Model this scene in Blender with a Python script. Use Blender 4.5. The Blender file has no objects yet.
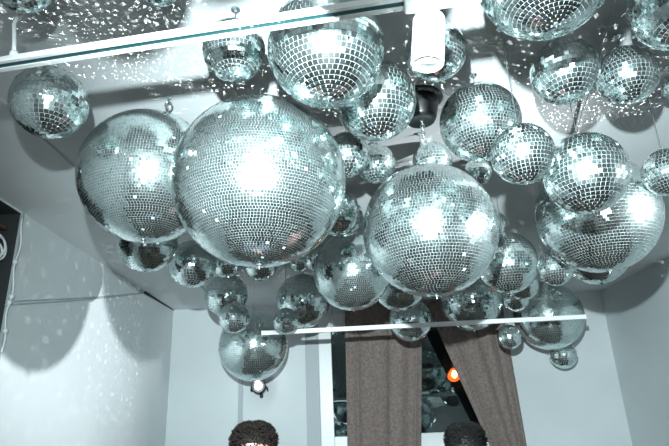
import bpy, bmesh, math, random
from mathutils import Vector, Matrix
random.seed(7)
SC = bpy.context.scene
COL = SC.collection
PI = math.pi
CEIL = 3.10
FLASH = Vector((-0.08, -0.15, 2.10))

# ------------------------------------------------------------------ materials
def mat(name):
    m = bpy.data.materials.new(name); m.use_nodes = True
    nt = m.node_tree; nt.nodes.clear()
    out = nt.nodes.new('ShaderNodeOutputMaterial')
    return m, nt, out
def N(nt, kind, **kw):
    n = nt.nodes.new(kind)
    for k, v in kw.items(): setattr(n, k, v)
    return n
def plain(name, col, rough=0.5, metal=0.0, noise=0.0, scale=20.0, bump=0.0, spec=0.5, emit=None, estr=0.0, sheen=0.0, stretch=(1, 1, 1)):
    m, nt, out = mat(name)
    p = N(nt, 'ShaderNodeBsdfPrincipled')
    p.inputs['Base Color'].default_value = (*col, 1); p.inputs['Roughness'].default_value = rough
    p.inputs['Metallic'].default_value = metal; p.inputs['Specular IOR Level'].default_value = spec
    if sheen: p.inputs['Sheen Weight'].default_value = sheen
    if emit:
        p.inputs['Emission Color'].default_value = (*emit, 1); p.inputs['Emission Strength'].default_value = estr
    if noise or bump:
        tc = N(nt, 'ShaderNodeTexCoord'); mp = N(nt, 'ShaderNodeMapping'); mp.inputs['Scale'].default_value = stretch
        no = N(nt, 'ShaderNodeTexNoise')
        no.inputs['Scale'].default_value = scale; no.inputs['Detail'].default_value = 6
        nt.links.new(tc.outputs['Object'], mp.inputs['Vector']); nt.links.new(mp.outputs[0], no.inputs['Vector'])
        if noise:
            r = N(nt, 'ShaderNodeValToRGB')
            r.color_ramp.elements[0].position = .3; r.color_ramp.elements[1].position = .7
            r.color_ramp.elements[0].color = (*[max(0, c * (1 - noise)) for c in col], 1)
            r.color_ramp.elements[1].color = (*[min(1, c * (1 + noise)) for c in col], 1)
            nt.links.new(no.outputs['Fac'], r.inputs[0]); nt.links.new(r.outputs[0], p.inputs['Base Color'])
        if bump:
            b = N(nt, 'ShaderNodeBump'); b.inputs['Strength'].default_value = bump; b.inputs['Distance'].default_value = .01
            nt.links.new(no.outputs['Fac'], b.inputs['Height']); nt.links.new(b.outputs[0], p.inputs['Normal'])
    nt.links.new(p.outputs[0], out.inputs[0])
    return m

def mirror_material():
    m, nt, out = mat('mirror_tile')
    geo = N(nt, 'ShaderNodeNewGeometry')
    ramp = N(nt, 'ShaderNodeValToRGB')
    e = ramp.color_ramp.elements
    e[0].position = 0; e[0].color = (.50, .68, .67, 1)
    e[1].position = 1; e[1].color = (.88, .97, .96, 1)
    k = e.new(.12); k.color = (.70, .84, .83, 1)
    nt.links.new(geo.outputs['Random Per Island'], ramp.inputs[0])
    rr = N(nt, 'ShaderNodeMapRange'); rr.inputs['To Min'].default_value = .05; rr.inputs['To Max'].default_value = .20
    mu = N(nt, 'ShaderNodeMath', operation='MULTIPLY'); mu.inputs[1].default_value = 17.31
    fr = N(nt, 'ShaderNodeMath', operation='FRACT')
    nt.links.new(geo.outputs['Random Per Island'], mu.inputs[0]); nt.links.new(mu.outputs[0], fr.inputs[0]); nt.links.new(fr.outputs[0], rr.inputs[0])
    g = N(nt, 'ShaderNodeBsdfPrincipled'); g.inputs['Metallic'].default_value = 1
    nt.links.new(ramp.outputs[0], g.inputs['Base Color']); nt.links.new(rr.outputs[0], g.inputs['Roughness'])
    d = N(nt, 'ShaderNodeBsdfPrincipled'); d.inputs['Metallic'].default_value = 1; d.inputs['Roughness'].default_value = .42   # dusty coat, its rough lobe added to spread the flash glow
    d.inputs['Base Color'].default_value = (.8, .9, .9, 1)
    mx = N(nt, 'ShaderNodeMixShader'); mx.inputs[0].default_value = .07
    nt.links.new(g.outputs[0], mx.inputs[1]); nt.links.new(d.outputs[0], mx.inputs[2]); nt.links.new(mx.outputs[0], out.inputs[0])
    return m

def wall_material(name, col, spot=0.06):
    m, nt, out = mat(name)
    p = N(nt, 'ShaderNodeBsdfPrincipled'); p.inputs['Roughness'].default_value = .6; p.inputs['Specular IOR Level'].default_value = .35
    tc = N(nt, 'ShaderNodeTexCoord'); no = N(nt, 'ShaderNodeTexNoise'); no.inputs['Scale'].default_value = 1.6; no.inputs['Detail'].default_value = 5
    r = N(nt, 'ShaderNodeValToRGB'); r.color_ramp.elements[0].position = .3; r.color_ramp.elements[1].position = .7
    r.color_ramp.elements[0].color = (*[c * (1 - spot) for c in col], 1); r.color_ramp.elements[1].color = (*[min(1, c * (1 + spot * .4)) for c in col], 1)
    n2 = N(nt, 'ShaderNodeTexNoise'); n2.inputs['Scale'].default_value = 90; n2.inputs['Detail'].default_value = 3
    b = N(nt, 'ShaderNodeBump'); b.inputs['Strength'].default_value = .12; b.inputs['Distance'].default_value = .004
    L = nt.links.new
    L(tc.outputs['Object'], no.inputs['Vector']); L(tc.outputs['Object'], n2.inputs['Vector']); L(no.outputs['Fac'], r.inputs[0])
    L(r.outputs[0], p.inputs['Base Color']); L(n2.outputs['Fac'], b.inputs['Height']); L(b.outputs[0], p.inputs['Normal']); L(p.outputs[0], out.inputs[0])
    return m

def pane_material():
    m, nt, out = mat('window_glass')
    t = N(nt, 'ShaderNodeBsdfTransparent'); t.inputs[0].default_value = (.75, .85, .85, 1)
    g = N(nt, 'ShaderNodeBsdfGlossy'); g.inputs['Roughness'].default_value = .01; g.inputs[0].default_value = (.9, 1, 1, 1)
    mx = N(nt, 'ShaderNodeMixShader'); fr = N(nt, 'ShaderNodeFresnel'); fr.inputs[0].default_value = 2.6
    nt.links.new(fr.outputs[0], mx.inputs[0]); nt.links.new(t.outputs[0], mx.inputs[1]); nt.links.new(g.outputs[0], mx.inputs[2])
    nt.links.new(mx.outputs[0], out.inputs[0])
    return m

M = dict(
    mirror=mirror_material(),
    grout=plain('grout', (.42, .48, .48), .6),
    wall=wall_material('wall_paint', (.70, .745, .755)),
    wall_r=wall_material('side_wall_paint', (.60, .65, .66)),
    ceil=wall_material('ceiling_paint', (.76, .79, .795)),
    front=wall_material('far_wall_paint', (.30, .31, .31)),
    floor=plain('floor_boards', (.075, .058, .045), .45, noise=.4, scale=6, stretch=(1, 8, 1)),
    trim=plain('grey_trim', (.40, .45, .47), .5),
    gap=plain('dark_gap', (.03, .035, .035), .8),
    white=plain('white_metal', (.86, .88, .88), .35),
    alu=plain('rail_aluminium', (.70, .75, .76), .35, metal=.3),
    teal=plain('rail_slot', (.01, .075, .08), .4),
    frame=plain('white_frame', (.80, .82, .82), .35),
    pane=pane_material(),
    dark=plain('dark_metal', (.018, .019, .019), .35, metal=.2),
    chrome=plain('chrome', (.75, .8, .8), .2, metal=1),
    wire=plain('steel_wire', (.16, .18, .18), .4, metal=.6),
    cable=plain('white_cable', (.75, .78, .78), .45),
    curtain=plain('curtain_velvet', (.225, .178, .162), .85, noise=.26, scale=38, bump=.15, spec=.1, sheen=.25),
    rail=plain('curtain_rail', (.5, .53, .54), .4),
    lens=plain('spot_lens', (.9, .95, 1), .1, emit=(.8, .9, 1), estr=10),
    bulb=plain('orange_bulb', (1, .2, .03), .3, emit=(1, .085, .012), estr=5),
    fil=plain('bulb_core', (1, .8, .5), .3, emit=(1, .62, .25), estr=40),
    reflector=plain('lamp_reflector', (.72, .76, .76), .4),
    skin=plain('skin', (.36, .20, .15), .5, noise=.08, scale=14),
    hair_b=plain('brown_hair', (.012, .0085, .007), .75, noise=.4, scale=40, spec=.15),
    hair_k=plain('black_hair', (.005, .0045, .0045), .6, noise=.4, scale=40, spec=.2),
    shirt_a=plain('dark_shirt', (.05, .055, .07), .8, noise=.2, scale=30, bump=.2),
    shirt_b=plain('maroon_shirt', (.12, .04, .035), .8, noise=.2, scale=30, bump=.2),
    jeans=plain('jeans', (.05, .06, .09), .8, noise=.3, scale=60, bump=.2),
    shoe=plain('black_shoe', (.02, .02, .02), .4),
    eye=plain('eye_white', (.85, .85, .83), .2),
    iris=plain('iris', (.06, .035, .02), .15),
    brow=plain('eyebrow', (.04, .028, .02), .7),
    lip=plain('lip', (.42, .19, .16), .45),
    shelf=plain('niche_board', (.09, .045, .04), .7, noise=.4, scale=12),
)

# ------------------------------------------------------------------ helpers
def link(name, me, parent=None, loc=None):
    o = bpy.data.objects.new(name, me); COL.objects.link(o)
    if parent: o.parent = parent
    if loc is not None: o.location = loc
    return o
def obj(name, bm, mats, parent=None, loc=None, smooth=False):
    me = bpy.data.meshes.new(name)
    bmesh.ops.recalc_face_normals(bm, faces=bm.faces)
    bm.to_mesh(me); bm.free()
    for m in (mats if isinstance(mats, (list, tuple)) else [mats]): me.materials.append(m)
    if smooth:
        for p in me.polygons: p.use_smooth = True
    return link(name, me, parent, loc)
def thing(name, label, cat, loc=(0, 0, 0), group=None, rz=0):
    o = bpy.data.objects.new(name, None); COL.objects.link(o); o.empty_display_size = .05
    o.location = loc; o.rotation_euler = (0, 0, rz)
    tag(o, label, cat, group); return o
def tag(o, label=None, cat=None, group=None, kind=None):
    if label: o['label'] = label
    if cat: o['category'] = cat
    if group: o['group'] = group
    if kind: o['kind'] = kind
    return o
def struct(name, bm, m, parent=None, smooth=False):
    o = obj(name, bm, m, parent, smooth=smooth)
    if not parent: o['kind'] = 'structure'
    return o
def box(bm, lo, hi, bevel=0.0):
    lo, hi = Vector(lo), Vector(hi)
    r = bmesh.ops.create_cube(bm, size=1, matrix=Matrix.Translation((lo + hi) / 2) @ Matrix.Diagonal((*(hi - lo), 1)))
    if bevel:
        es = list({e for v in r['verts'] for e in v.link_edges})
        bmesh.ops.bevel(bm, geom=es, offset=bevel, segments=2, affect='EDGES', profile=.6)
    return bm
def tube(bm, pts, rad, seg=8, cap=True):
    pts = [Vector(p) for p in pts]; rads = rad if isinstance(rad, (list, tuple)) else [rad] * len(pts)
    rings = []; up = None
    for i, p in enumerate(pts):
        d = (pts[min(i + 1, len(pts) - 1)] - pts[max(i - 1, 0)]).normalized()
        if up is None:
            up = Vector((0, 0, 1)) if abs(d.z) < .9 else Vector((1, 0, 0))
        a = d.cross(up).normalized(); b = a.cross(d).normalized(); up = b
        rings.append([bm.verts.new(p + (a * math.cos(2 * PI * k / seg) + b * math.sin(2 * PI * k / seg)) * rads[i]) for k in range(seg)])
    for r0, r1 in zip(rings, rings[1:]):
        for k in range(seg): bm.faces.new((r0[k], r0[(k + 1) % seg], r1[(k + 1) % seg], r1[k]))
    if cap: bm.faces.new(rings[0][::-1]); bm.faces.new(rings[-1])
    return bm
def lathe(bm, prof, seg=32, mtx=Matrix.Identity(4), close=True):
    rings = [[bm.verts.new(mtx @ Vector((r * math.cos(2 * PI * k / seg), r * math.sin(2 * PI * k / seg), z))) for k in range(seg)] for r, z in prof]
    for r0, r1 in zip(rings, rings[1:]):
        for k in range(seg): bm.faces.new((r0[k], r0[(k + 1) % seg], r1[(k + 1) % seg], r1[k]))
    if close: bm.faces.new(rings[0][::-1]); bm.faces.new(rings[-1])
    return bm
def torus(bm, R, r, mtx=Matrix.Identity(4), seg=20, s2=8, arc=2 * PI):
    n = seg; rings = []
    for i in range(n):
        a = arc * i / n
        rings.append([bm.verts.new(mtx @ Vector(((R + r * math.cos(t)) * math.cos(a), (R + r * math.cos(t)) * math.sin(a), r * math.sin(t)))) for t in [2 * PI * k / s2 for k in range(s2)]])
    for i in range(n):
        r0, r1 = rings[i], rings[(i + 1) % n]
        for k in range(s2): bm.faces.new((r0[k], r0[(k + 1) % s2], r1[(k + 1) % s2], r1[k]))
    return bm
def ellipsoid(bm, c, rad, seg=20, ring=12, rot=None):
    m = Matrix.Translation(c) @ (rot.to_4x4() if rot else Matrix.Identity(4)) @ Matrix.Diagonal((*rad, 1))
    bmesh.ops.create_uvsphere(bm, u_segments=seg, v_segments=ring, radius=1, matrix=m)
    return bm
def bake(o, *mods):
    for kind, kw in mods:
        m = o.modifiers.new(kind.title(), kind)
        for k, v in kw.items(): setattr(m, k, v)
    bpy.context.view_layer.update()
    dg = bpy.context.evaluated_depsgraph_get()
    me = bpy.data.meshes.new_from_object(o.evaluated_get(dg))
    o.modifiers.clear(); old = o.data; o.data = me; bpy.data.meshes.remove(old)
    for p in me.polygons: p.use_smooth = True
    return o

# ------------------------------------------------------------------ setting
XL, XR, YB, YF = -2.01, 3.21, 6.54, -3.2
struct('floor', box(bmesh.new(), (XL - .2, YF - .2, -.1), (XR + .2, YB + .6, 0)), M['floor'])
struct('ceiling', box(bmesh.new(), (XL - .2, YF - .2, CEIL), (XR + .2, YB + .25, CEIL + .2)), M['ceil'])
WX0, WX1, WZ0, WZ1 = -.25, 1.90, 1.42, 2.95
b = bmesh.new()
box(b, (XL - .2, YB, 0), (WX0, YB + .22, CEIL)); box(b, (WX1, YB, 0), (XR + .2, YB + .22, CEIL))
box(b, (WX0, YB, 0), (WX1, YB + .22, WZ0)); box(b, (WX0, YB, WZ1), (WX1, YB + .22, CEIL))
struct('wall_back', b, M['wall'])
NY0, NY1, NZ0, NZ1 = 2.2, 3.215, 1.9, 3.075
b = bmesh.new()
box(b, (XL - .2, YF, 0), (XL, NY0, CEIL)); box(b, (XL - .2, NY1, 0), (XL, YB, CEIL))
box(b, (XL - .2, NY0, 0), (XL, NY1, NZ0)); box(b, (XL - .2, NY0, NZ1), (XL, NY1, CEIL))
struct('wall_left', b, M['wall'])
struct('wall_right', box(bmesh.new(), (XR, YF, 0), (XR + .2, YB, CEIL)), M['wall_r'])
struct('wall_front', box(bmesh.new(), (XL - .2, YF - .2, 0), (XR + .2, YF, CEIL)), M['front'])
# shallow boxed strip of ceiling along the side wall
struct('trim_1', box(bmesh.new(), (XL, YF, CEIL - .014), (-1.40, YB, CEIL + .01)), M['ceil'])
# dark strip painted for the shade of a gap atop the side wall
b = bmesh.new()
v = [b.verts.new(p) for p in ((XL, 5.50, 3.088), (XL + .012, 5.50, 3.088), (XL + .012, 6.52, 3.083), (XL, 6.52, 3.083), (XL, 5.50, 3.058), (XL + .012, 5.50, 3.058), (XL + .012, 6.52, 3.078), (XL, 6.52, 3.078))]
for f in ((0, 1, 2, 3), (4, 7, 6, 5), (0, 4, 5, 1), (1, 5, 6, 2), (2, 6, 7, 3), (3, 7, 4, 0)): b.faces.new([v[i] for i in f])
struct('gap_shade_strip', b, M['gap'])
# grey casing beside the window, narrow trunking on the back wall
struct('trim_3', box(bmesh.new(), (-.41, YB - .018, 0), (-.255, YB, CEIL - .02), .004), M['trim'])
struct('trim_4', box(bmesh.new(), (-1.195, YB - .014, 0), (-1.14, YB, 2.42), .004), M['trim'])
b = box(bmesh.new(), (XL, YB - .012, 0), (XR, YB, .09)); struct('baseboard_back', b, M['trim'])

# window in the back wall: frame, mullion, two panes, handle
w = bpy.data.objects.new('window_1', None); COL.objects.link(w); w['kind'] = 'structure'; w.location = (0, YB, WZ0)
def wbox(name, lo, hi, m, bev=.006):
    o = obj(name, box(bmesh.new(), lo, hi, bev), m, w); o.location = -Vector(w.location); return o
b = bmesh.new(); y0, y1 = YB - .02, YB + .15
box(b, (WX0, y0, WZ0), (WX0 + .15, y1, WZ1), .006); box(b, (WX1 - .15, y0, WZ0), (WX1, y1, WZ1), .006)
box(b, (WX0 + .15, y0, WZ0), (WX1 - .15, y1, WZ0 + .15), .006); box(b, (WX0 + .15, y0, WZ1 - .15), (WX1 - .15, y1, WZ1), .006)
box(b, (.40, y0, WZ0 + .15), (.55, y1, WZ1 - .15), .006)
o = obj('window_frame', b, M['frame'], w); o.location = -Vector(w.location)
for xa, xb in ((WX0 + .14, .41), (.54, WX1 - .14)):   # both panes lean a little outwards at the top
    hz = (WZ1 - WZ0) / 2 - .13
    o = obj('pane', box(bmesh.new(), (xa, -.003, -hz), (xb, .003, hz)), M['pane'], w); o.location = (0, .085, (WZ1 - WZ0) / 2); o.rotation_euler = (math.radians(-7), 0, 0)
wbox('window_sill', (WX0 - .05, YB - .12, WZ0 - .04), (WX1 + .05, YB + .02, WZ0), M['frame'])
wbox('window_handle', (.46, YB - .055, 2.08), (.485, YB - .03, 2.22), M['chrome'])

# dark niche high on the side wall
w2 = bpy.data.objects.new('window_2', None); COL.objects.link(w2); w2['kind'] = 'structure'
b = bmesh.new(); d = XL - .2
box(b, (d - .30, NY0, NZ0), (d - .28, NY1, NZ1)); box(b, (d - .3, NY0, NZ0 - .02), (d, NY1, NZ0)); box(b, (d - .3, NY0, NZ1 - .004), (XL - .002, NY1, NZ1 + .02))
box(b, (d - .3, NY1 - .006, NZ0), (XL - .002, NY1 + .02, NZ1)); box(b, (d - .3, NY0 - .02, NZ0), (d, NY0, NZ1))
obj('niche_lining', b, M['gap'], w2)
b = bmesh.new()
box(b, (XL - .02, NY1 - .004, NZ0), (XL + .012, NY1 + .016, NZ1 + .02), .003); box(b, (XL - .02, NY0 - .01, NZ0), (XL + .016, NY0 + .03, NZ1 + .02), .004)
box(b, (XL - .02, NY0, NZ0 - .01), (XL + .016, NY1, NZ0 + .03), .004)
obj('window_frame', b, M['trim'], w2)
for zz in (2.30, 2.71, 2.95): obj('niche_shelf', box(bmesh.new(), (d - .27, NY0 + .01, zz), (XL - .05, NY1 - .04, zz + .02)), M['shelf'], w2)

# cables looped in the niche and along its frame
t = thing('looped_cable', 'white cable looped on the shelf inside the dark wall niche', 'cable', (XL - .03, 3.10, 2.73))
for k, (rr, oz) in enumerate(((.070, .077), (.055, .062), (.085, .092))):
    b = torus(bmesh.new(), rr, .007, Matrix.Translation((-.02 * k, -.012 * k, oz)) @ Matrix.Rotation(PI / 2, 4, 'Y') @ Matrix.Rotation(.3 * k, 4, 'X'), 24, 8)
    obj('cable_loop', b, M['cable'], t, smooth=True)
t = thing('frame_cable', 'white cable with round clips running down the edge of the dark wall niche', 'cable', (XL + .02, 3.245, 2.2))
pts = [(.0, -.03 + .016 * math.sin(i * .9), .0 + .84 * i / 20) for i in range(21)]
obj('cable_run', tube(bmesh.new(), pts, .006), M['cable'], t, smooth=True)
for i in (3, 7, 8, 13): obj('clip', ellipsoid(bmesh.new(), pts[i], (.014, .018, .018), 12, 8), M['cable'], t, smooth=True)
# twin wire crossing the side wall up to the corner gap
t = thing('wall_wire', 'thin pair of grey wires slanting across the pale side wall up to the ceiling', 'wire', (XL + .006, 3.2, 2.50))
for dz in (0, -.022):
    pts = [(.0, 2.26 * s, .0 + .56 * s + dz * (1 - s * .8) - .012 * math.sin(PI * s)) for s in [i / 16 for i in range(17)]]
    obj('wire_strand', tube(bmesh.new(), pts, .005, 6), M['trim'], t, smooth=True)

# ------------------------------------------------------------------ mirror balls
def shell_mesh(R, rows, seed):
    rnd = random.Random(seed)
    bm = bmesh.new()
    bmesh.ops.create_uvsphere(bm, u_segments=max(32, min(96, rows * 2)), v_segments=max(16, min(64, rows)), radius=R * (1 - min(.012, .35 / rows)))
    for f in bm.faces: f.smooth = True
    me = bpy.data.meshes.new('mirror_shell'); bm.to_mesh(me); bm.free()
    V = [v.co[:] for v in me.vertices]; F = [tuple(p.vertices) for p in me.polygons]; nf = len(F)
    st = PI / rows; half = R * st * .5 * .925
    jit = .022 if rows > 50 else .03
    w = [rnd.uniform(0, 6.28) for _ in range(4)]
    for i in range(rows):
        lat = -PI / 2 + (i + .5) * st
        n = max(4, int(round(2 * PI * math.cos(lat) / st)))
        off = rnd.random()
        hw = R * math.cos(lat) * math.sin(PI / n) * .925
        rowtilt = rnd.gauss(0, jit * .5)
        for k in range(n):
            if rnd.random() < .0025: continue
            a = 2 * PI * (k + off) / n
            nrm = Vector((math.cos(lat) * math.cos(a), math.cos(lat) * math.sin(a), math.sin(lat)))
            e = Vector((-math.sin(a), math.cos(a), 0)); u = nrm.cross(e)
            c = nrm * R
            tx = rnd.gauss(0, jit) + .022 * math.sin(5 * a + w[0] + 4 * lat) * math.sin(7 * lat + w[1])
            ty = rnd.gauss(0, jit) + rowtilt + .022 * math.sin(6 * a + w[2]) * math.sin(6 * lat + w[3])
            ee = e + nrm * tx; uu = u + nrm * ty
            b0 = len(V)
            for sx, sy in ((-1, -1), (1, -1), (1, 1), (-1, 1)): V.append((c + ee * hw * sx + uu * half * sy)[:])
            F.append((b0, b0 + 1, b0 + 2, b0 + 3))
    m2 = bpy.data.meshes.new('mirror_shell'); m2.from_pydata(V, [], F); bpy.data.meshes.remove(me)
    m2.materials.append(M['grout']); m2.materials.append(M['mirror'])
    m2.polygons.foreach_set('material_index', [0] * nf + [1] * (len(F) - nf))
    m2.polygons.foreach_set('use_smooth', [True] * nf + [False] * (len(F) - nf))
    m2.update(); return m2

BALLS = [  # x, y, z, radius, tile rows, label
    (-0.860, 1.195, 2.955, 0.086, 24, 'small mirror ball above the white lighting rail, beside its hanging cable'),
    (-0.487, 1.240, 2.974, 0.066, 19, 'small mirror ball tucked above the middle of the white lighting rail, barely in view'),
    (-1.036, 1.714, 2.896, 0.134, 26, 'coarse tiled mirror ball hanging alone just below the dim end of the white rail'),
    (-0.807, 2.151, 2.786, 0.294, 81, 'large finely tiled mirror ball partly hidden behind the biggest one'),
    (-0.266, 1.799, 2.576, 0.314, 98, 'biggest mirror ball in view, finely tiled with a blazing white highlight'),
    (0.451, 2.430, 2.578, 0.317, 71, 'large mirror ball hanging lowest in the middle, in front of the window curtains'),
    (-0.003, 1.399, 2.838, 0.182, 36, 'big coarse tiled mirror ball crossed at its top by the white lighting rail'),
    (-0.312, 1.500, 2.926, 0.104, 24, 'small mirror ball under the white rail with its round shadow on the ceiling'),
    (0.175, 1.764, 2.877, 0.153, 29, 'medium mirror ball between the rail end and the black ceiling fixture'),
    (0.376, 1.563, 2.936, 0.104, 26, 'small mirror ball half covered by the white cylindrical spotlight'),
    (0.612, 1.943, 2.867, 0.163, 40, 'medium mirror ball just beyond the black ceiling fixture, with a bright disc reflected below'),
    (0.650, 1.659, 2.575, 0.105, 25, 'small low hanging mirror ball overlapping the medium one past the black ceiling fixture'),
    (0.953, 1.865, 2.586, 0.154, 30, 'medium coarse tiled mirror ball hanging in front of the large one by the side wall'),
    (1.361, 2.635, 2.697, 0.303, 61, 'large mirror ball near the plain side wall, overlapped by a coarse medium one'),
    (1.877, 3.775, 2.817, 0.233, 41, 'mirror ball showing only its lower rim below the large one by the side wall'),
    (0.582, 1.123, 2.844, 0.176, 46, 'large mirror ball cut off by the top edge, its lower pole showing concentric tiles'),
    (0.862, 1.675, 2.910, 0.120, 23, 'small coarse mirror ball under the cut off one, first of a touching pair'),
    (1.120, 1.731, 2.920, 0.110, 23, 'small dim mirror ball, second of the touching pair, beyond the ceiling cable'),
    (1.052, 1.287, 2.873, 0.147, 36, 'mirror ball cut off in the upper corner over the touching pair'),
    (1.449, 2.137, 2.697, 0.103, 23, 'small mirror ball on a long wire from a ceiling hook at the picture edge'),
    (1.658, 2.264, 2.783, 0.117, 24, 'mirror ball sliver at the picture edge behind the long wire one'),
    (1.442, 1.949, 3.001, 0.049, 15, 'tiny mirror ball close under the ceiling at the picture edge'),
    (0.073, 2.307, 2.931, 0.109, 21, 'small mirror ball peeping out behind the biggest one and under the medium rail one'),
    (0.226, 2.512, 2.978, 0.102, 20, 'small mirror ball against the ceiling before the black ceiling fixture'),
    (0.016, 2.658, 2.779, 0.121, 24, 'small mirror ball half hidden behind the flank of the biggest one'),
    (0.042, 3.154, 2.943, 0.137, 23, 'mirror ball showing a thin rim behind the half hidden small one'),
    (0.522, 2.540, 2.994, 0.102, 19, 'small mirror ball hanging on a chain under the black ceiling fixture'),
    (0.786, 2.658, 2.976, 0.074, 15, 'tiny mirror ball glimpsed under the medium one past the black ceiling fixture'),
    (-1.196, 3.260, 2.854, 0.186, 32, 'mirror ball hanging beneath the large one beside the biggest, upper half hidden'),
    (-1.005, 3.642, 2.815, 0.165, 26, 'bright small mirror ball in the gap under the two largest ones'),
    (-1.006, 4.797, 2.848, 0.192, 31, 'dim mirror ball behind the smaller pale one near the room corner'),
    (-0.840, 4.337, 2.552, 0.123, 22, 'small pale mirror ball directly above the big one on the back wall'),
    (-0.878, 5.583, 2.492, 0.349, 58, 'big mirror ball low before the back wall, above the small spotlight'),
    (-0.592, 4.106, 2.927, 0.133, 23, 'mirror ball showing a low rim under the bottom pole of the biggest one'),
    (-0.877, 4.144, 2.950, 0.110, 20, 'mirror ball rim beside the bright small one under the biggest one'),
    (-0.293, 4.221, 2.971, 0.089, 17, 'tiny dim mirror ball in shade past the low rim under the biggest one'),
    (-0.321, 4.940, 2.795, 0.248, 40, 'dim mirror ball over the free end of the thin white rod'),
    (-0.438, 4.502, 2.539, 0.107, 20, 'small mirror ball just touching the free end of the thin white rod in view'),
    (0.104, 3.563, 2.689, 0.261, 60, 'dark mirror ball with a vertical glint between the biggest and the lowest large one'),
    (0.488, 4.182, 2.738, 0.212, 39, 'mirror ball peeking below the lowest large one, over the curtain top'),
    (0.691, 5.216, 2.624, 0.204, 31, 'small mirror ball behind the thin white rod, between the curtains'),
    (1.266, 5.108, 2.773, 0.289, 41, 'dark mirror ball behind the thin white rod at the top of the slanting curtain'),
    (1.083, 3.334, 2.645, 0.195, 35, 'medium mirror ball at the flank of the lowest large one, toward the side wall'),
    (1.281, 3.088, 2.536, 0.104, 22, 'small dark mirror ball under the large one by the side wall'),
    (1.504, 4.326, 2.729, 0.134, 24, 'mirror ball rim below the medium one at the lowest large one\'s flank'),
    (2.174, 5.622, 2.676, 0.347, 58, 'big mirror ball crossed by the far end of the thin white rod'),
    (1.653, 5.336, 2.439, 0.117, 19, 'tiny mirror ball under the thin white rod beside the slanting curtain'),
    (2.433, 6.072, 2.316, 0.145, 20, 'small mirror ball hanging lowest by the back wall, under the big rod crossed one'),
    (1.088, 3.486, 2.963, 0.087, 17, 'tiny mirror ball edge behind the upper flank of the lowest large one'),
    (1.541, 4.662, 2.683, 0.118, 20, 'dark mirror ball in the gap over the rod, between the two behind it'),
    (-0.147, 4.022, 2.932, 0.108, 20, 'dim mirror ball in the gap between the biggest one and the glinting dark one'),
    (-0.40, 0.68, 2.680, 0.130, 30, 'mirror ball added overhead to shade the ceiling, past the upper frame edge over the rail'),  # from here on: unseen balls added to shade the upper ceiling
    (-0.98, 0.62, 2.640, 0.170, 30, 'mirror ball added overhead to shade the ceiling beyond the dim rail end, out of frame'),
    (0.06, 0.72, 2.660, 0.140, 30, 'mirror ball added out of frame near the white spotlight to shade the ceiling'),
    (-0.20, 0.52, 2.640, 0.110, 26, 'mirror ball added between the out of frame ones and the rail, shading the ceiling'),
    (0.62, 0.66, 2.640, 0.150, 30, 'mirror ball added out of frame near the cut off one to shade the ceiling'),
    (1.12, 0.82, 2.640, 0.150, 30, 'mirror ball added past the upper corner beyond the cut off ones for ceiling shade'),
]
BIG = []
for i, (x, y, z, R, rows, label) in enumerate(BALLS):
    t = thing('hanging_mirror_ball', label, 'mirror ball', (x, y, z), 'mirror balls hung under the ceiling')
    s = link('mirror_shell', shell_mesh(R, rows, 100 + i), t)
    s.rotation_euler = (random.uniform(-.03, .03), random.uniform(-.03, .03), random.uniform(0, 6.28))
    k = max(.6, min(1.5, R / .2))
    b = lathe(bmesh.new(), [(.022 * k, R - .006), (.022 * k, R + .006 * k), (.014 * k, R + .010 * k), (.004, R + .010 * k)], 20)
    obj('hanger_cap', b, M['chrome'], t, smooth=False)
    b = lathe(bmesh.new(), [(.008 * k, -R + .004), (.008 * k, -R - .002), (.003 * k, -R - .004), (.002 * k, -R - .010 * k), (.001, -R - .011 * k)], 12)
    obj('pole_pin', b, M['wire'], t)
    top = CEIL - z
    gap = top - R
    if gap > .035:
        b = torus(bmesh.new(), .009 * k, .002 * k, Matrix.Translation((0, 0, R + .017 * k)) @ Matrix.Rotation(PI / 2, 4, 'X'), 16, 6)
        obj('hanger_ring', b, M['chrome'], t, smooth=True)
    if gap > .05:
        obj('hanging_wire', tube(bmesh.new(), [(0, 0, R + .022 * k), (0, 0, top - .012)], .0013, 6), M['wire'], t)
    b = lathe(bmesh.new(), [(.016, top), (.016, top - .004), (.006, top - .006), (.004, top - .014), (.001, top - .015)], 14)
    obj('ceiling_hook', b, M['chrome'], t)
    BIG.append((Vector((x, y, z)), R))

# ------------------------------------------------------------------ white lighting rail with its spotlight
A, B_ = Vector((-1.20, 1.329, 2.74)), Vector((.205, 1.105, 2.74))
t = thing('track_rail', 'long white lighting rail with a teal slot, slung under the ceiling', 'lighting rail', A)
d = (B_ - A); L = d.length; ang = math.atan2(d.y, d.x); t.rotation_euler = (0, 0, ang)
b = bmesh.new(); hw = .022
box(b, (0, -hw, 0), (L, hw, .014), .002)
obj('rail_body', b, M['white'], t)
obj('slot', box(bmesh.new(), (0.002, -.011, -.0015), (L - .002, .006, .004)), M['teal'], t)
for sy, ey in ((-hw, -.011), (.006, hw)):
    obj('flange', box(bmesh.new(), (0, sy, -.004), (L, ey, .0005), .001), M['white'], t)
obj('end_connector', box(bmesh.new(), (L - .005, -.028, -.014), (L + .19, .028, .034), .006), M['white'], t)
for xx in (.08, L - .25):
    obj('suspension_wire', tube(bmesh.new(), [(xx, 0, .014), (xx, 0, CEIL - 2.74)], .0018, 6), M['wire'], t)
# cable at the dim end
t = thing('power_cable', 'white cable dropping from the ceiling to the dim end of the lighting rail', 'cable', (-.899, 1.278, 2.758))
obj('cable_run', tube(bmesh.new(), [(0, 0, 0), (-.003, -.004, .05), (-.010, -.010, .11), (-.030, .035, .21), (-.06, .06, .29), (-.081, .075, CEIL - 2.758)], .0058, 10), M['cable'], t, smooth=True)
obj('cable_plug', lathe(bmesh.new(), [(.012, 0), (.012, .018), (.007, .024)], 14), M['white'], t, smooth=True)
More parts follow.
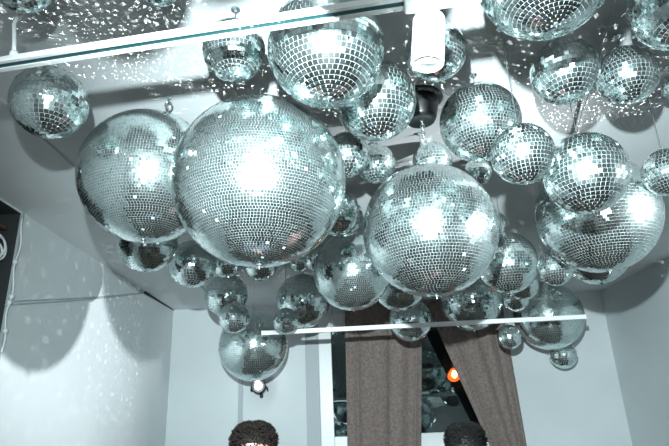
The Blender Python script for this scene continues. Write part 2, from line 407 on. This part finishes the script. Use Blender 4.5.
# spotlight on the rail end
t = thing('track_spotlight', 'white cylindrical spotlight hanging from the end of the white lighting rail', 'spotlight', (.266, 1.125, 2.724))
tilt = Matrix.Rotation(math.radians(7), 4, 'Y') @ Matrix.Rotation(math.radians(3), 4, 'X')
obj('stem', tube(bmesh.new(), [(0, 0, .0), (0, .004, -.012)], .009, 12), M['white'], t, smooth=True)
obj('swivel_joint', ellipsoid(bmesh.new(), (0, .004, -.010), (.014, .014, .008), 14, 10), M['white'], t, smooth=True)
mt = Matrix.Translation((0, .006, -.012)) @ tilt
r = .0415
obj('housing', lathe(bmesh.new(), [(r * .80, 0), (r * .94, -.002), (r, -.008), (r, -.130), (r * .98, -.136), (r * .88, -.138), (r * .86, -.136), (r * .80, -.132)], 40, mt, close=False), M['white'], t, smooth=True)
obj('housing_lid', lathe(bmesh.new(), [(.001, .001), (r * .82, .001), (r * .82, -.004), (.001, -.004)], 40, mt), M['white'], t)
obj('reflector', lathe(bmesh.new(), [(r * .83, -.133), (r * .62, -.126), (r * .38, -.120), (.012, -.118), (.001, -.118)], 36, mt), M['reflector'], t, smooth=True)
obj('lamp_lens', lathe(bmesh.new(), [(.012, -.118), (.014, -.126), (.009, -.131), (.001, -.132)], 20, mt), M['white'], t, smooth=True)

# black ceiling fixture
t = thing('ceiling_canopy', 'black flared fixture fixed to the ceiling between the mirror balls', 'ceiling fixture', (.405, 2.11, CEIL)); t.scale = (1.2, 1.2, 1.2)
obj('mounting_flange', lathe(bmesh.new(), [(.088, 0), (.090, -.008), (.080, -.014), (.072, -.014)], 36), M['dark'], t, smooth=True)
obj('fixture_body', lathe(bmesh.new(), [(.074, -.010), (.066, -.05), (.058, -.085), (.050, -.10), (.040, -.096), (.001, -.09)], 36), M['dark'], t, smooth=True)
for k in range(3):
    a = 2.1 * k + .4
    obj('screw', ellipsoid(bmesh.new(), (.08 * math.cos(a), .08 * math.sin(a), -.013), (.005, .005, .003), 10, 6), M['chrome'], t)
for k in range(6):
    obj('chain_link', torus(bmesh.new(), .009, .0026, Matrix.Translation((.0, -.01, -.094 - .0145 * k)) @ Matrix.Rotation((k % 2) * PI / 2, 4, 'Z') @ Matrix.Rotation(PI / 2, 4, 'X') @ Matrix.Diagonal((.75, 1.1, 1, 1)), 14, 6), M['chrome'], t, smooth=True)

# empty eye hook in the ceiling
def eye_hook(x, y, label):
    t = thing('ceiling_eye_hook', label, 'hook', (x, y, CEIL))
    obj('hook_plate', lathe(bmesh.new(), [(.013, 0), (.013, -.003), (.004, -.006), (.0035, -.022), (.001, -.022)], 16), M['chrome'], t)
    obj('hook_eye', torus(bmesh.new(), .014, .0035, Matrix.Translation((0, 0, -.036)) @ Matrix.Rotation(PI / 2, 4, 'X'), 18, 8), M['chrome'], t, smooth=True)
    obj('hook_link', tube(bmesh.new(), [(0, 0, -.05), (.003, 0, -.10)], .003, 8), M['wire'], t)
eye_hook(-.700, 2.02, 'small steel eye hook in the ceiling above the large ball behind the biggest')
eye_hook(.626, 2.17, 'small steel eye hook in the ceiling behind the medium ball past the black fixture')
# loose cable along the ceiling
t = thing('ceiling_cable', 'thin grey cable stapled across the ceiling behind the touching pair of balls', 'cable', (1.05, 1.664, CEIL - .008))
pts = [(-.06, -.25, 0), (0, 0, -.002), (.06, .2, 0), (.125, .435, -.002), (.16, .6, 0), (.22, .81, 0), (.25, 1.1, -.002)]
obj('cable_run', tube(bmesh.new(), pts, .0034, 8), M['cable'], t, smooth=True)
for p in (pts[1], pts[3], pts[5]): obj('cable_staple', box(bmesh.new(), Vector(p) - Vector((.010, .004, .006)), Vector(p) + Vector((.010, .004, .008))), M['cable'], t)

# thin white rod before the back wall
RA, RB = Vector((-.672, 4.75, 2.484)), Vector((2.154, 4.75, 2.508))
t = thing('hanging_rod', 'thin white rod slung level before the window curtains under the far mirror balls', 'rod', RA)
d = RB - RA; t.rotation_euler = (0, -math.atan2(d.z, d.x), 0)
obj('rod_body', box(bmesh.new(), (0, -.019, -.019), (d.length, .019, .019), .004), M['white'], t)
for xx in (0, d.length): obj('rod_cap', box(bmesh.new(), (xx - .004, -.021, -.021), (xx + .004, .021, .021), .002), M['white'], t)
for xx in (.62, 2.05): obj('suspension_wire', tube(bmesh.new(), [(xx, 0, .019), (xx, 0, CEIL - 2.484 - xx * .0085)], .002, 6), M['wire'], t)

# small wall spotlight
t = thing('pin_spotlight', 'small dark spotlight with a shining white lens on the back wall', 'spotlight', (-.944, YB, 2.125))
obj('wall_bracket', box(bmesh.new(), (-.045, -.03, -.045), (.045, 0, .045), .006), M['dark'], t)
mt = Matrix.Translation((0, -.085, .01)) @ Matrix.Rotation(math.radians(78), 4, 'X')
obj('lamp_housing', lathe(bmesh.new(), [(.055, -.07), (.075, -.055), (.082, .0), (.082, .055), (.072, .06), (.066, .05), (.001, .045)], 28, mt), M['dark'], t, smooth=True)
obj('lamp_lens', lathe(bmesh.new(), [(.044, .044), (.044, .056), (.034, .066), (.001, .070)], 24, mt), M['lens'], t, smooth=True)
for a in (-1, 1): obj('yoke_arm', tube(bmesh.new(), [(a * .09, -.02, -.03), (a * .094, -.06, -.02), (a * .086, -.085, .01)], .011, 8), M['dark'], t, smooth=True)
obj('focus_knob', ellipsoid(bmesh.new(), (.03, -.10, -.085), (.022, .022, .028), 12, 8), M['dark'], t, smooth=True)

# orange bulb outside the window
t = thing('glowing_bulb', 'orange glowing bulb behind the dark window beside the slanting curtain', 'bulb', (1.395, 6.95, 2.215))
obj('glass_bulb', lathe(bmesh.new(), [(.028, .075), (.036, .055), (.066, .02), (.076, -.02), (.064, -.058), (.034, -.078), (.001, -.083)], 28), M['bulb'], t, smooth=True)
obj('bulb_socket', lathe(bmesh.new(), [(.032, .072), (.034, .13), (.02, .15), (.001, .15)], 20), M['dark'], t, smooth=True)
obj('filament', ellipsoid(bmesh.new(), (-.004, -.078, 0), (.030, .014, .044), 14, 10), M['fil'], t, smooth=True)
obj('hanging_cord', tube(bmesh.new(), [(0, 0, .14), (0, 0, 1.0)], .006, 8), M['dark'], t, smooth=True)
struct('trim_5', box(bmesh.new(), (WX0 - .3, YB + .22, 3.21), (WX1 + .3, YB + .75, 3.27)), M['dark'])

# ------------------------------------------------------------------ curtains
def curtain(name, label, y, ztop, zbot, left, right, folds, seed, tie=None):
    rnd = random.Random(seed); nu, nz = folds * 24, 60
    ph = [rnd.uniform(-.5, .5) for _ in range(8)]
    bm = bmesh.new(); rows = []
    for j in range(nz + 1):
        s = j / nz; z = ztop + (zbot - ztop) * s
        x0, x1 = left(z), right(z)
        row = []
        for i in range(nu + 1):
            u = i / nu
            a = 2 * PI * folds * (u + .018 * math.sin(7 * u + ph[0] + 1.5 * s) + .01 * math.sin(13 * u + ph[1]))
            amp = .030 * (.55 + .45 * math.sin(3 * u * PI + ph[2]) ** 2) * (1 + .3 * s)
            dep = amp * math.sin(a) + .22 * amp * math.sin(2.3 * a + ph[3] + s)
            row.append(bm.verts.new((x0 + (x1 - x0) * (u + .012 * math.sin(2 * a) / max(1, folds / 4)), y + dep, z)))
        rows.append(row)
    for r0, r1 in zip(rows, rows[1:]):
        for i in range(nu): bm.faces.new((r0[i], r0[i + 1], r1[i + 1], r1[i]))
    t = thing(name, label, 'curtain', ((left(zbot) + right(zbot)) / 2, y, zbot))
    o = obj('curtain_cloth', bm, M['curtain'], t, smooth=True); o.location = -Vector(t.location)
    m = o.modifiers.new('Solidify', 'SOLIDIFY'); m.thickness = .006
    b = box(bmesh.new(), (left(ztop) - .01, y - .02, ztop - .035), (right(ztop) + .01, y + .02, ztop + .004), .003)
    o = obj('heading_tape', b, M['curtain'], t); o.location = -Vector(t.location)
    if tie:
        z = tie; xa, xb = left(z), right(z)
        b = bmesh.new(); pts = [((xa + xb) / 2 + (xb - xa) * .53 * math.cos(q), y + .085 * math.sin(q), z + .04 * math.cos(q)) for q in [2 * PI * k / 24 for k in range(25)]]
        tube(b, pts, .02, 8); o = obj('tieback', b, M['curtain'], t, smooth=True); o.location = -Vector(t.location)
    return t
lerp = lambda z, za, xa, zb, xb: xa + (xb - xa) * (z - za) / (zb - za)
YC = 6.38
curtain('window_curtain', 'grey brown velvet curtain hanging straight beside the dark window strip', YC, CEIL - .055, .02,
        lambda z: lerp(z, 2.97, .081, 1.475, .034), lambda z: lerp(z, 2.93, .985, 1.445, .835), 4, 3)
def rl(z):
    if z > 1.2: return lerp(z, 2.629, 1.17, 1.415, 1.59) if z < 2.63 else lerp(z, 2.629, 1.17, 3.05, 1.05)
    return 1.665 - .10 * min(1, (1.2 - z) / .8)
def rr_(z):
    return lerp(z, 2.539, 1.954, 1.40, 1.985) if z > 1.2 else 1.99 + .03 * min(1, (1.2 - z) / .8)
curtain('window_curtain', 'grey brown velvet curtain drawn aside at a slant next to the orange bulb', YC, CEIL - .055, .02, rl, rr_, 4, 9, tie=1.2)
t = thing('curtain_rail', 'plain grey rail under the ceiling carrying the two velvet curtains', 'curtain rail', (-.05, YC, CEIL - .055))
obj('rail_body', box(bmesh.new(), (0, -.018, .005), (2.2, .018, .035), .003), M['rail'], t)
for xx in (.1, 1.1, 2.1): obj('ceiling_bracket', box(bmesh.new(), (xx - .02, -.015, .033), (xx + .02, .015, .055)), M['rail'], t)

# ------------------------------------------------------------------ people
def capsule(bm, pts, rads, seg=14):
    pts = [Vector(p) for p in pts]
    tube(bm, pts, rads, seg)
    for p, r in zip(pts, rads): ellipsoid(bm, p, (r, r, r), seg, 8)
def loft(bm, rings, seg=28):
    rs = []
    for z, hw, yf, yb, *cx in rings:
        cx = cx[0] if cx else 0; cy, hd = (yf + yb) / 2, (yb - yf) / 2; rs.append([])
        for k in range(seg):
            a = 2 * PI * k / seg; c, s = math.cos(a), math.sin(a)
            c = math.copysign(abs(c) ** .9, c); s = math.copysign(abs(s) ** .9, s)
            rs[-1].append(bm.verts.new((cx + hw * c, cy + hd * s, z)))
    for r0, r1 in zip(rs, rs[1:]):
        for k in range(seg): bm.faces.new((r0[k], r0[(k + 1) % seg], r1[(k + 1) % seg], r1[k]))
    bm.faces.new(rs[0][::-1]); bm.faces.new(rs[-1])
HEADR = [(1.520, .020, -.090, -.050), (1.526, .038, -.100, -.02), (1.545, .052, -.101, .02), (1.570, .062, -.098, .055), (1.600, .069, -.095, .080), (1.635, .072, -.094, .093),
         (1.665, .074, -.094, .099), (1.695, .0735, -.091, .098), (1.718, .067, -.080, .090), (1.737, .053, -.060, .072), (1.747, .034, -.036, .046), (1.751, .012, -.01, .02)]
def person(name, label, loc, rz, sc, hairmat, shirtmat, curly, arm_bend):
    P = thing(name, label, 'person', loc, rz=rz); P.scale = (sc,) * 3
    bm = bmesh.new()
    torso = [(.88, .155, -.095, .105), (.95, .165, -.10, .115), (1.02, .152, -.098, .10), (1.10, .143, -.10, .088), (1.20, .158, -.112, .095), (1.30, .178, -.118, .105), (1.38, .190, -.100, .105), (1.43, .165, -.07, .09), (1.465, .085, -.05, .065)]
    loft(bm, torso)
    capsule(bm, [(0, .015, 1.42), (0, -.005, 1.50), (0, -.012, 1.57)], [.064, .056, .054])
    loft(bm, HEADR)
    # face
    ellipsoid(bm, (0, -.103, 1.612), (.014, .018, .012)); capsule(bm, [(0, -.092, 1.650), (0, -.102, 1.616)], [.008, .011], 10)
    for s in (-1, 1):
        ellipsoid(bm, (s * .012, -.096, 1.609), (.009, .012, .008)); ellipsoid(bm, (s * .031, -.088, 1.668), (.024, .012, .006))
        ellipsoid(bm, (s * .038, -.074, 1.618), (.024, .020, .018)); ellipsoid(bm, (s * .076, .012, 1.630), (.008, .020, .032))
        ellipsoid(bm, (s * .080, .018, 1.650), (.007, .013, .012))
    ellipsoid(bm, (0, -.099, 1.582), (.025, .009, .006)); ellipsoid(bm, (0, -.097, 1.572), (.022, .010, .007)); ellipsoid(bm, (0, -.096, 1.540), (.022, .014, .014))
    arms = []
    for s in (-1, 1):
        sh = Vector((s * .195, .01, 1.395)); el = Vector((s * .245, .03 - .02 * arm_bend, 1.11)); wr = el + Vector((-s * .03 * arm_bend, -.03 - .10 * arm_bend, -.245))
        arms.append((sh, el, wr))
        capsule(bm, [sh, sh.lerp(el, .45), el, el.lerp(wr, .3), wr], [.056, .050, .040, .041, .028])
        dn = (wr - el).normalized(); pal = wr + dn * .055
        fw = Vector((0, -1, 0)); across = fw - dn * fw.dot(dn); across.normalize(); inn = Vector((-s, 0, 0))
        loft_pts = [(wr, .026), (wr + dn * .03, .030), (pal, .030)]
        for q in (-.022, 0, .022): capsule(bm, [wr + across * q * .5, pal + across * q + dn * .02], [.018, .0135], 10)
        for fi, (q, ln) in enumerate(((.029, .070), (.010, .080), (-.010, .075), (-.028, .058))):
            b0 = pal + across * q + dn * .022; p1 = b0 + dn * ln * .45 + inn * .006; p2 = p1 + dn * ln * .30 + inn * .016; p3 = p2 + dn * ln * .18 + inn * .020
            capsule(bm, [b0, p1, p2, p3], [.0095, .009, .0082, .0072], 10)
        t0 = wr + dn * .025 + across * .022; t1 = t0 + (dn * .6 + across * .7).normalized() * .038 + inn * .008; t2 = t1 + (dn * .9 + across * .35 + inn * .2).normalized() * .030
        capsule(bm, [t0, t1, t2], [.014, .0105, .0085], 10)
        hp, kn, an = Vector((s * .088, .0, .90)), Vector((s * .098, -.012, .48)), Vector((s * .105, .035, .085))
        capsule(bm, [hp, hp.lerp(kn, .5), kn, kn.lerp(an, .3), an], [.088, .073, .053, .052, .034])
        capsule(bm, [an + Vector((0, .02, -.045)), an + Vector((s * .01, -.09, -.055)), an + Vector((s * .015, -.16, -.062))], [.036, .032, .022])
    body = obj('body', bm, M['skin'], P)
    bake(body, ('REMESH', dict(mode='VOXEL', voxel_size=.0058)), ('SMOOTH', dict(factor=.5, iterations=4)))
    # clothes
    def garment(nm, parts, m):
        bm = bmesh.new()
        for f, a in parts: f(bm, *a)
        o = obj(nm, bm, m, P); bake(o, ('REMESH', dict(mode='VOXEL', voxel_size=.010)), ('SMOOTH', dict(factor=.5, iterations=5))); return o
    g = .014
    parts = [(loft, ([(z, w + g, f - g, k + g) for z, w, f, k in torso[:-1]] + [(1.462, .092, -.066, .082)],))]
    for sh, el, wr in arms: parts.append((capsule, ([sh, sh.lerp(el, .45), el, el.lerp(wr, .3), el.lerp(wr, .88)], [.069, .062, .053, .052, .040])))
    sh_o = garment('shirt', parts, shirtmat)
    b = torus(bmesh.new(), .068, .011, Matrix.Translation((0, .006, 1.468)) @ Matrix.Rotation(.25, 4, 'X') @ Matrix.Diagonal((1.05, .98, 1.3, 1)), 28, 8)
    obj('collar', b, shirtmat, sh_o, smooth=True)
    parts = [(loft, ([(.82, .13, -.09, .11), (.88, .172, -.108, .122), (.95, .178, -.112, .127), (1.0, .168, -.11, .115)],))]
    for s in (-1, 1):
        hp, kn, an = Vector((s * .09, .0, .90)), Vector((s * .10, -.012, .48)), Vector((s * .107, .035, .10))
        parts.append((capsule, ([hp, hp.lerp(kn, .5), kn, kn.lerp(an, .4), an], [.098, .085, .068, .064, .056])))
    garment('trousers', parts, M['jeans'])
    for s in (-1, 1):
        parts = [(capsule, ([(s * .105, .055, .044), (s * .113, -.05, .040), (s * .12, -.135, .034)], [.043, .041, .033])), (box, ((s * .112 - .042, -.165, 0), (s * .112 + .042, .10, .03)))]
        garment('shoe', parts, M['shoe'])
    # face parts
    for s in (-1, 1):
        e = obj('eye', ellipsoid(bmesh.new(), (s * .031, -.0845, 1.645), (.0125, .0105, .0085), 16, 10), M['eye'], P, smooth=True)
        obj('iris', ellipsoid(bmesh.new(), (s * .031, -.0935, 1.645), (.0052, .0025, .0052), 14, 8), M['iris'], e, smooth=True)
        obj('eyebrow', tube(bmesh.new(), [(s * .014, -.101, 1.670), (s * .030, -.101, 1.677), (s * .050, -.088, 1.670)], [.003, .0042, .002], 8), M['brow'], P, smooth=True)
    obj('mouth', tube(bmesh.new(), [(-.022, -.101, 1.577), (-.008, -.107, 1.578), (.008, -.107, 1.578), (.022, -.101, 1.577)], [.002, .0042, .0042, .002], 8), M['lip'], P, smooth=True)
    # hair: a cap over the skull and many short locks
    rnd = random.Random(len(label)); bm = bmesh.new()
    capr = []
    for z, w, f, k in HEADR:
        if z >= 1.655: capr.append((z + .004, w + .007, (f - .006) if z > 1.67 else f + .02, k + .010))
    capr = [(1.60, .071, .015, .094), (1.63, .077, -.0, .103)] + capr
    loft(bm, capr, 36)
    bm.verts.ensure_lookup_table()
    bmesh.ops.recalc_face_normals(bm, faces=bm.faces)
    faces = [f for f in bm.faces if len(f.verts) == 4 or f.calc_center_median().z > 1.74]
    locks = []
    for _ in range(4200):
        f = rnd.choice(faces); vs = [v.co for v in f.verts]; n = f.normal.copy(); q0, q1 = rnd.random(), rnd.random()
        if len(vs) == 4: p = vs[0].lerp(vs[1], q0).lerp(vs[3].lerp(vs[2], q0), q1)
        else:
            k = rnd.randrange(len(vs)); p = f.calc_center_median().lerp(vs[k].lerp(vs[k - 1], q0), math.sqrt(q1))
        if p.z < 1.655 and p.y < -.02: continue
        locks.append((p, n))
    for p, n in locks:
        ln = (.010 + .012 * rnd.random()) if curly else (.010 + .012 * rnd.random())
        if p.z < 1.68: ln *= .55
        if curly: dr = n * .85 + Vector((rnd.gauss(0, .55), rnd.gauss(0, .55), rnd.gauss(.1, .5)))
        else: dr = n * .30 + Vector((.55, .55, .05)) - n * (n.dot(Vector((.55, .55, .05)))) + Vector((rnd.gauss(0, .15), rnd.gauss(0, .15), rnd.gauss(0, .15)))
        dr.normalize(); sd = dr.cross(n); sd = sd.normalized() if sd.length > 1e-3 else Vector((1, 0, 0))
        mid = p + dr * ln * .6 + n * .003; tip = p + dr * ln + (sd * rnd.gauss(0, .004) if curly else Vector())
        w0 = .0026 if curly else .0022
        a = bm.verts.new(p - n * .003 - sd * w0); c = bm.verts.new(p - n * .003 + sd * w0); d_ = bm.verts.new(mid + sd * w0 * .6); e = bm.verts.new(mid - sd * w0 * .6); g_ = bm.verts.new(tip); h = bm.verts.new(mid + n * w0)
        for fc in ((a, c, h), (a, h, e), (c, d_, h), (e, h, g_), (h, d_, g_), (a, e, d_, c), (e, g_, d_)): bm.faces.new(fc)
    obj('hair', bm, hairmat, P, smooth=True)
    return P
person('person', 'person with short tousled brown hair and dark shirt, standing facing the camera', (-.345, 2.23, 0), 0.05, .994, M['hair_b'], M['shirt_a'], True, .4)
person('person', 'person with combed black hair and maroon shirt, standing turned away toward the window', (.515, 2.46, 0), PI - .35, .975, M['hair_k'], M['shirt_b'], False, .2)

# ------------------------------------------------------------------ light
def light(name, kind, loc, power, col=(1, 1, 1), size=.02, aim=None):
    l = bpy.data.lights.new(name, kind); l.energy = power; l.color = col; l.shadow_soft_size = size
    o = bpy.data.objects.new(name, l); COL.objects.link(o); o.location = loc
    if aim is not None: o.rotation_euler = (Vector(aim) - Vector(loc)).to_track_quat('-Z', 'Y').to_euler()
    return o
fl = light('camera_flash', 'SPOT', FLASH, 1250, (.80, .965, 1.0), .022, (1.0, 6.5, 2.05))
fl.data.spot_size = math.radians(98); fl.data.spot_blend = 1.0
sp = light('added_side_light', 'SPOT', (2.90, 1.30, 2.40), 1300, (.88, .97, 1), .03, (-2.0, 4.1, 2.75)); sp.data.spot_size = math.radians(38); sp.data.spot_blend = 1  # added light without a fixture, for the curved shadow on the left wall
pn = light('pin_glow', 'POINT', (-.944, YB - .22, 2.15), 1.2, (.85, .93, 1), .03)
fa = light('added_fill', 'AREA', (.3, -1.3, 1.7), 42, (.86, .97, 1), .5, (.25, .6, CEIL)); fa.data.size = 1.4  # added soft fill behind the camera that lifts the shadows, no fixture
ob = light('bulb_glow', 'POINT', (1.352, 6.80, 2.215), .6, (1, .25, .05), .05)
# added patterned lights in place of flash flecks off the mirror facets
def sparkle(i, scale, power, thr=.22):
    c, R = BIG[i]; p = c + (FLASH - c).normalized() * (R + .025)
    o = light('added_fleck_light', 'POINT', p, power, (.9, 1, 1), 0.0)
    l = o.data; l.use_nodes = True; nt = l.node_tree; em = nt.nodes['Emission']
    tc = N(nt, 'ShaderNodeTexCoord'); vo = N(nt, 'ShaderNodeTexVoronoi'); vo.inputs['Scale'].default_value = scale; vo.inputs['Randomness'].default_value = .75
    r = N(nt, 'ShaderNodeMapRange'); r.interpolation_type = 'SMOOTHSTEP'
    r.inputs['From Min'].default_value = thr; r.inputs['From Max'].default_value = thr + .10; r.inputs['To Min'].default_value = 1; r.inputs['To Max'].default_value = 0
    mul = N(nt, 'ShaderNodeMath', operation='MULTIPLY'); sep = N(nt, 'ShaderNodeSeparateColor')
    nt.links.new(tc.outputs['Normal'], vo.inputs['Vector']); nt.links.new(vo.outputs['Distance'], r.inputs['Value'])
    nt.links.new(vo.outputs['Color'], sep.inputs[0]); nt.links.new(r.outputs[0], mul.inputs[0]); nt.links.new(sep.outputs[0], mul.inputs[1])
    nt.links.new(mul.outputs[0], em.inputs['Strength'])
for i, s_, pw in ((2, 13, 6), (6, 15, 6), (15, 16, 6), (10, 15, 5), (12, 15, 5), (3, 26, 34), (4, 28, 24), (5, 30, 34), (13, 30, 40), (32, 20, 22), (45, 20, 22)): sparkle(i, s_, pw * 1.2)

W = bpy.data.worlds.new('night'); SC.world = W; W.use_nodes = True
W.node_tree.nodes['Background'].inputs[0].default_value = (.012, .016, .018, 1); W.node_tree.nodes['Background'].inputs[1].default_value = .25

# ------------------------------------------------------------------ camera and colour
cam = bpy.data.cameras.new('camera'); co = bpy.data.objects.new('camera', cam); COL.objects.link(co)
cam.sensor_width = 36; cam.lens = 540 / 669 * 36; cam.clip_start = .02
th, ph = math.radians(20), math.radians(2.4)
R0 = Vector((1, 0, 0)); F = Vector((0, math.cos(th), math.sin(th))); U0 = Vector((0, -math.sin(th), math.cos(th)))
Rv = R0 * math.cos(ph) - U0 * math.sin(ph); Uv = R0 * math.sin(ph) + U0 * math.cos(ph)
mtx = Matrix((Rv, Uv, -F)).transposed().to_4x4(); mtx.translation = (0, 0, 1.75); co.matrix_world = mtx
SC.camera = co
SC.view_settings.view_transform = 'Standard'; SC.view_settings.look = 'None'; SC.view_settings.gamma = 1; SC.view_settings.use_curve_mapping = False
SC.view_settings.exposure = 0.03
cy = SC.cycles
cy.caustics_reflective = False; cy.caustics_refractive = False
cy.max_bounces = 10; cy.glossy_bounces = 6; cy.diffuse_bounces = 4
cy.sample_clamp_indirect = 6
cy.use_denoising = True; cy.denoiser = 'OPENIMAGEDENOISE'; cy.denoising_input_passes = 'RGB_ALBEDO_NORMAL'
